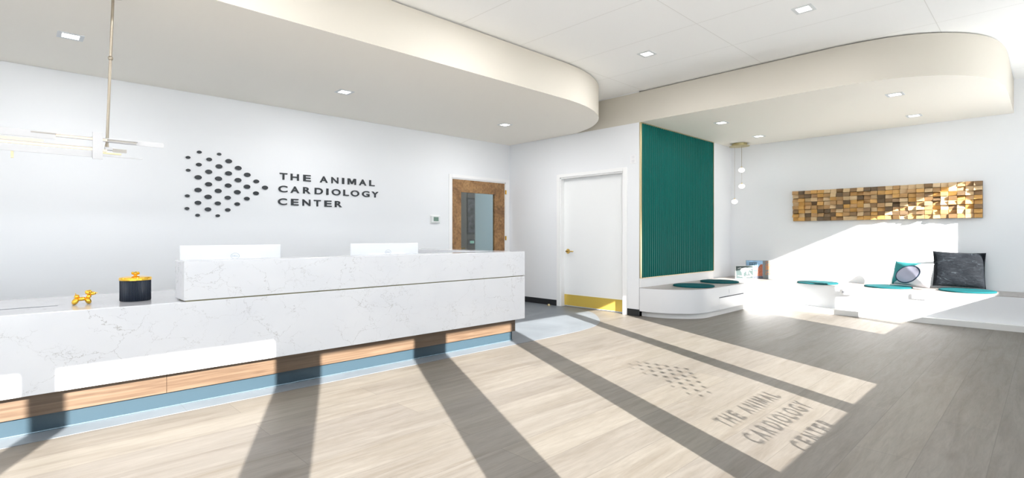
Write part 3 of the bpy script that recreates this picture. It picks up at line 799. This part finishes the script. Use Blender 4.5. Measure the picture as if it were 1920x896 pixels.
# ------------------------------------------------------------------ pendant cluster
t = thing('globe_pendant_light', 'brass ceiling pendant with three small glowing globes over the bench corner', 'pendant light', (9.44, 3.88, ZS))
bm = B(); lathe(bm, [(.160, -.052), (.170, -.050), (.170, -.046), (.128, -.045), (.128, 0)], seg=48); obj('canopy', bm, mat('soft_brass', (.50, .43, .22), .4, metal=.5), t, True)
for i, (dy, dx, z) in enumerate(((-.038, 0.0, 2.354), (-.03, .03, 2.067), (.087, 0.0, 1.794))):
    bm = B(); cyl(bm, (dx, dy, -.02), (dx, dy, z - ZS + .05), .0022, seg=8); co = obj('cable', bm, NICKEL, t)
    bm = B(); cyl(bm, (dx, dy, z - ZS + .036), (dx, dy, z - ZS + .062), .016, .012, seg=16); obj('cap', bm, BRASSP, t, True)
    bm = B(); ell(bm, (dx, dy, z - ZS), (.052, .052, .041), seg=28); obj('globe', bm, GLOBE, t, True)

# ------------------------------------------------------------------ linear pendant over the counter
YP = 4.45
t = thing('linear_pendant_light', 'long silver bar pendant light with warm glowing strips hanging over the counter', 'pendant light', (0, YP, 0))
def bars(name, L, m):
    bm = B()
    for (a, b2, ya, yb, za, zb) in L: box(bm, a, b2, ya, yb, za, zb, .0008)
    return obj(name, bm, m, t)
bars('upper_bar', [(-2.3, .208, -.035, -.029, 1.792, 1.837)], SATIN)
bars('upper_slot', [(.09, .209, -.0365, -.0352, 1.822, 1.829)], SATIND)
bars('thin_upper_channel', [(.15, .64, -.030, -.004, 1.827, 1.833), (.17, .632, -.026, -.010, 1.811, 1.815)], SATIN)
bars('thin_upper_glow', [(.12, .47, -.026, -.012, 1.8155, 1.8265)], WARMLED)
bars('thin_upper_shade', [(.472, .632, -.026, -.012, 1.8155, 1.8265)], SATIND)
bars('extension_plate', [(.46, .796, -.001, .003, 1.809, 1.842)], SATIN)
bars('lower_bar', [(-2.3, .40, -.036, -.030, 1.697, 1.742), (-2.3, .42, -.0285, .02, 1.762, 1.768)], SATIN)
bars('lower_glow', [(-2.3, .39, -.028, .012, 1.746, 1.760)], WARMLED)
bars('inner_glow', [(-2.3, .15, .012, .030, 1.772, 1.789)], WARMLED)
bars('inner_bar', [(.02, .19, .032, .036, 1.765, 1.775)], BRASSP)
bars('bracket', [(.390, .444, -.050, -.038, 1.686, 1.863), (.395, .439, -.037, .035, 1.838, 1.848), (.395, .439, -.037, .035, 1.700, 1.712), (-1.9, -1.85, -.050, -.038, 1.686, 1.863), (-1.895, -1.86, -.037, .035, 1.838, 1.848)], SATIN)
bars('driver_block', [(.458, .500, -.02, .02, 1.757, 1.776)], SATIN)
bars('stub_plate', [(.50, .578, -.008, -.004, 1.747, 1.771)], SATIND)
bars('stub_rod', [(.44, .548, -.012, .0, 1.729, 1.740)], BRASSP)
bars('lower_fin', [(.44, .668, -.02, -.012, 1.711, 1.719)], SATIN)
bars('stub_glow', [(.445, .470, -.018, .01, 1.745, 1.757)], WARMLED)
bars('drop_knob', [(0.0, .013, -.02, -.008, 1.655, 1.697)], BRASSP)
for xr in (.470, -1.87):
    bm = B(); cyl(bm, (xr, 0, 1.776), (xr + .034, 0, ZS - .02), .0085, seg=16); obj('hanging_rod', bm, NICKEL, t, True)
    bm = B(); zz = 2.385; f_ = (zz - 1.776) / (ZS - 1.796); ell(bm, (xr + .034 * f_, 0, zz), (.015, .015, .017), seg=18); obj('rod_coupling', bm, NICKEL, t, True)
    bm = B(); cyl(bm, (xr, 0, 1.774), (xr, 0, 1.80), .013, .009, seg=16); obj('rod_foot', bm, NICKEL, t, True)
    bm = B(); cyl(bm, (xr + .034, 0, ZS - .02), (xr + .034, 0, ZS), .06, seg=28); obj('ceiling_canopy', bm, NICKEL, t, True)

# ------------------------------------------------------------------ downlights and added fill lamps
def make_downlight():
    o = thing('downlight', 'x', 'ceiling light', (0, 0, 0))
    bm = B(); w = .085
    for q in ((-w, w, -w, -.055), (-w, w, .055, w), (-w, -.055, -.055, .055), (.055, w, -.055, .055)): box(bm, q[0], q[1], q[2], q[3], -.004, 0)
    obj('trim_ring', bm, TRIMG, o)
    bm = B(); box(bm, -.0545, .0545, -.0545, .0545, -.0035, -.0005); obj('lens', bm, LEDW, o)
    return o
proto = make_downlight(); first = True
spots = [(.358, 5.648, ZS, 'square recessed downlight in the beige soffit beside the pendant rod'),
         (2.767, 5.645, ZS, 'square recessed downlight in the beige soffit above the wall lettering'),
         (5.31, 5.65, ZS, 'square recessed downlight in the beige soffit near the brown door'),
         (5.31, 3.245, ZC, 'square recessed downlight in the white ceiling beside the rounded desk soffit'),
         (5.31, 1.59, ZC, 'square recessed downlight in the white ceiling, the one farthest from the desk'),
         (7.50, 3.345, ZS, 'square recessed downlight in the bench soffit near the green panel'),
         (8.96, 3.365, ZS, 'square recessed downlight in the bench soffit beside the brass pendant canopy'),
         (7.465, 1.26, ZS, 'square recessed downlight in the bench soffit near its rounded front edge'),
         (8.97, 1.30, ZS, 'square recessed downlight in the bench soffit closest above the block art')]
fill_spots = [(3.2, 3.2, ZC), (3.2, 1.3, ZC), (1.0, 3.2, ZC), (1.0, 1.3, ZC), (-1.5, 3.2, ZC), (-1.5, 1.3, ZC), (-2.2, 5.65, ZS), (-3.6, 3.2, ZC), (-3.6, 1.3, ZC), (-4.2, 5.65, ZS)]  # unseen lamps added out of view as general fill, without fixtures
def lamp(x, y, z, p, size=.11, col=(.99, .985, .99)):
    l = bpy.data.lights.new('downlight_or_fill_lamp', 'AREA'); l.shape = 'SQUARE'; l.size = size; l.energy = p; l.color = col
    o = bpy.data.objects.new('downlight_or_fill_lamp', l); COL.objects.link(o); o.location = (x, y, z); return o
PD = 23
for i, (x, y, z, lb) in enumerate(spots):
    o = proto if i == 0 else dup(proto, (x, y, z))
    o.location = (x, y, z); o['label'] = lb; o['group'] = 'square recessed downlights'
    lamp(x, y, z - .006, 4 if x > 7 else PD)
for (x, y, z) in fill_spots: lamp(x, y, z - .006, PD)
lamp(7.6, 7.3, 2.68, 16, .3); lamp(5.6, 8.3, 2.68, 12, .3)

# ------------------------------------------------------------------ outside
bm = B(); box(bm, -40, 50, -60, YW - .07, -.25, -.15)
struct('ground_outside', bm, mat('pale_bounce_ground', (.82, .81, .79), .9))  # unseen ground, kept pale so sunlight bounces in and lifts the ceiling

# ------------------------------------------------------------------ daylight
sun = bpy.data.lights.new('sun', 'SUN'); sun.energy = 40; sun.angle = math.radians(.35); sun.color = (1, .96, .91)
so = bpy.data.objects.new('sun', sun); COL.objects.link(so)
so.rotation_euler = Vector((SUNX, 1, -K)).to_track_quat('-Z', 'Y').to_euler()
w = bpy.data.worlds.new('sky'); sc.world = w; w.use_nodes = True
bg = w.node_tree.nodes['Background']; bg.inputs[0].default_value = (.68, .84, 1.0, 1); bg.inputs[1].default_value = 3.4
for nme, a, b_, zs, zh in xs:
    l = bpy.data.lights.new('window_portal', 'AREA'); l.shape = 'RECTANGLE'; l.size = b_ - a; l.size_y = zh - zs; l.cycles.is_portal = True
    o = bpy.data.objects.new('window_portal', l); COL.objects.link(o); o.location = ((a + b_) / 2, YW - .05, (zs + zh) / 2)
    o.rotation_euler = Vector((0, 1, 0)).to_track_quat('-Z', 'Z').to_euler()

# ------------------------------------------------------------------ camera
F = math.sqrt(1008 * 940)
cam = bpy.data.cameras.new('camera'); cam.sensor_width = 36; cam.lens = 36 * F / 1920; cam.shift_y = -6 / 1920; cam.clip_start = .02
co = bpy.data.objects.new('camera', cam); COL.objects.link(co); co.location = (0, 0, 1.175)
az = math.atan2(1008, F)
co.rotation_euler = (PI / 2, 0, az - PI / 2)
sc.camera = co
sc.view_settings.view_transform = 'Standard'; sc.view_settings.look = 'None'; sc.view_settings.exposure = -.30; sc.view_settings.gamma = 1
sc.view_settings.use_curve_mapping = False
sc.cycles.use_denoising = True
sc.cycles.max_bounces = 12; sc.cycles.diffuse_bounces = 8; sc.cycles.transparent_max_bounces = 8
sc.cycles.sample_clamp_indirect = 8; sc.cycles.caustics_reflective = False; sc.cycles.caustics_refractive = False
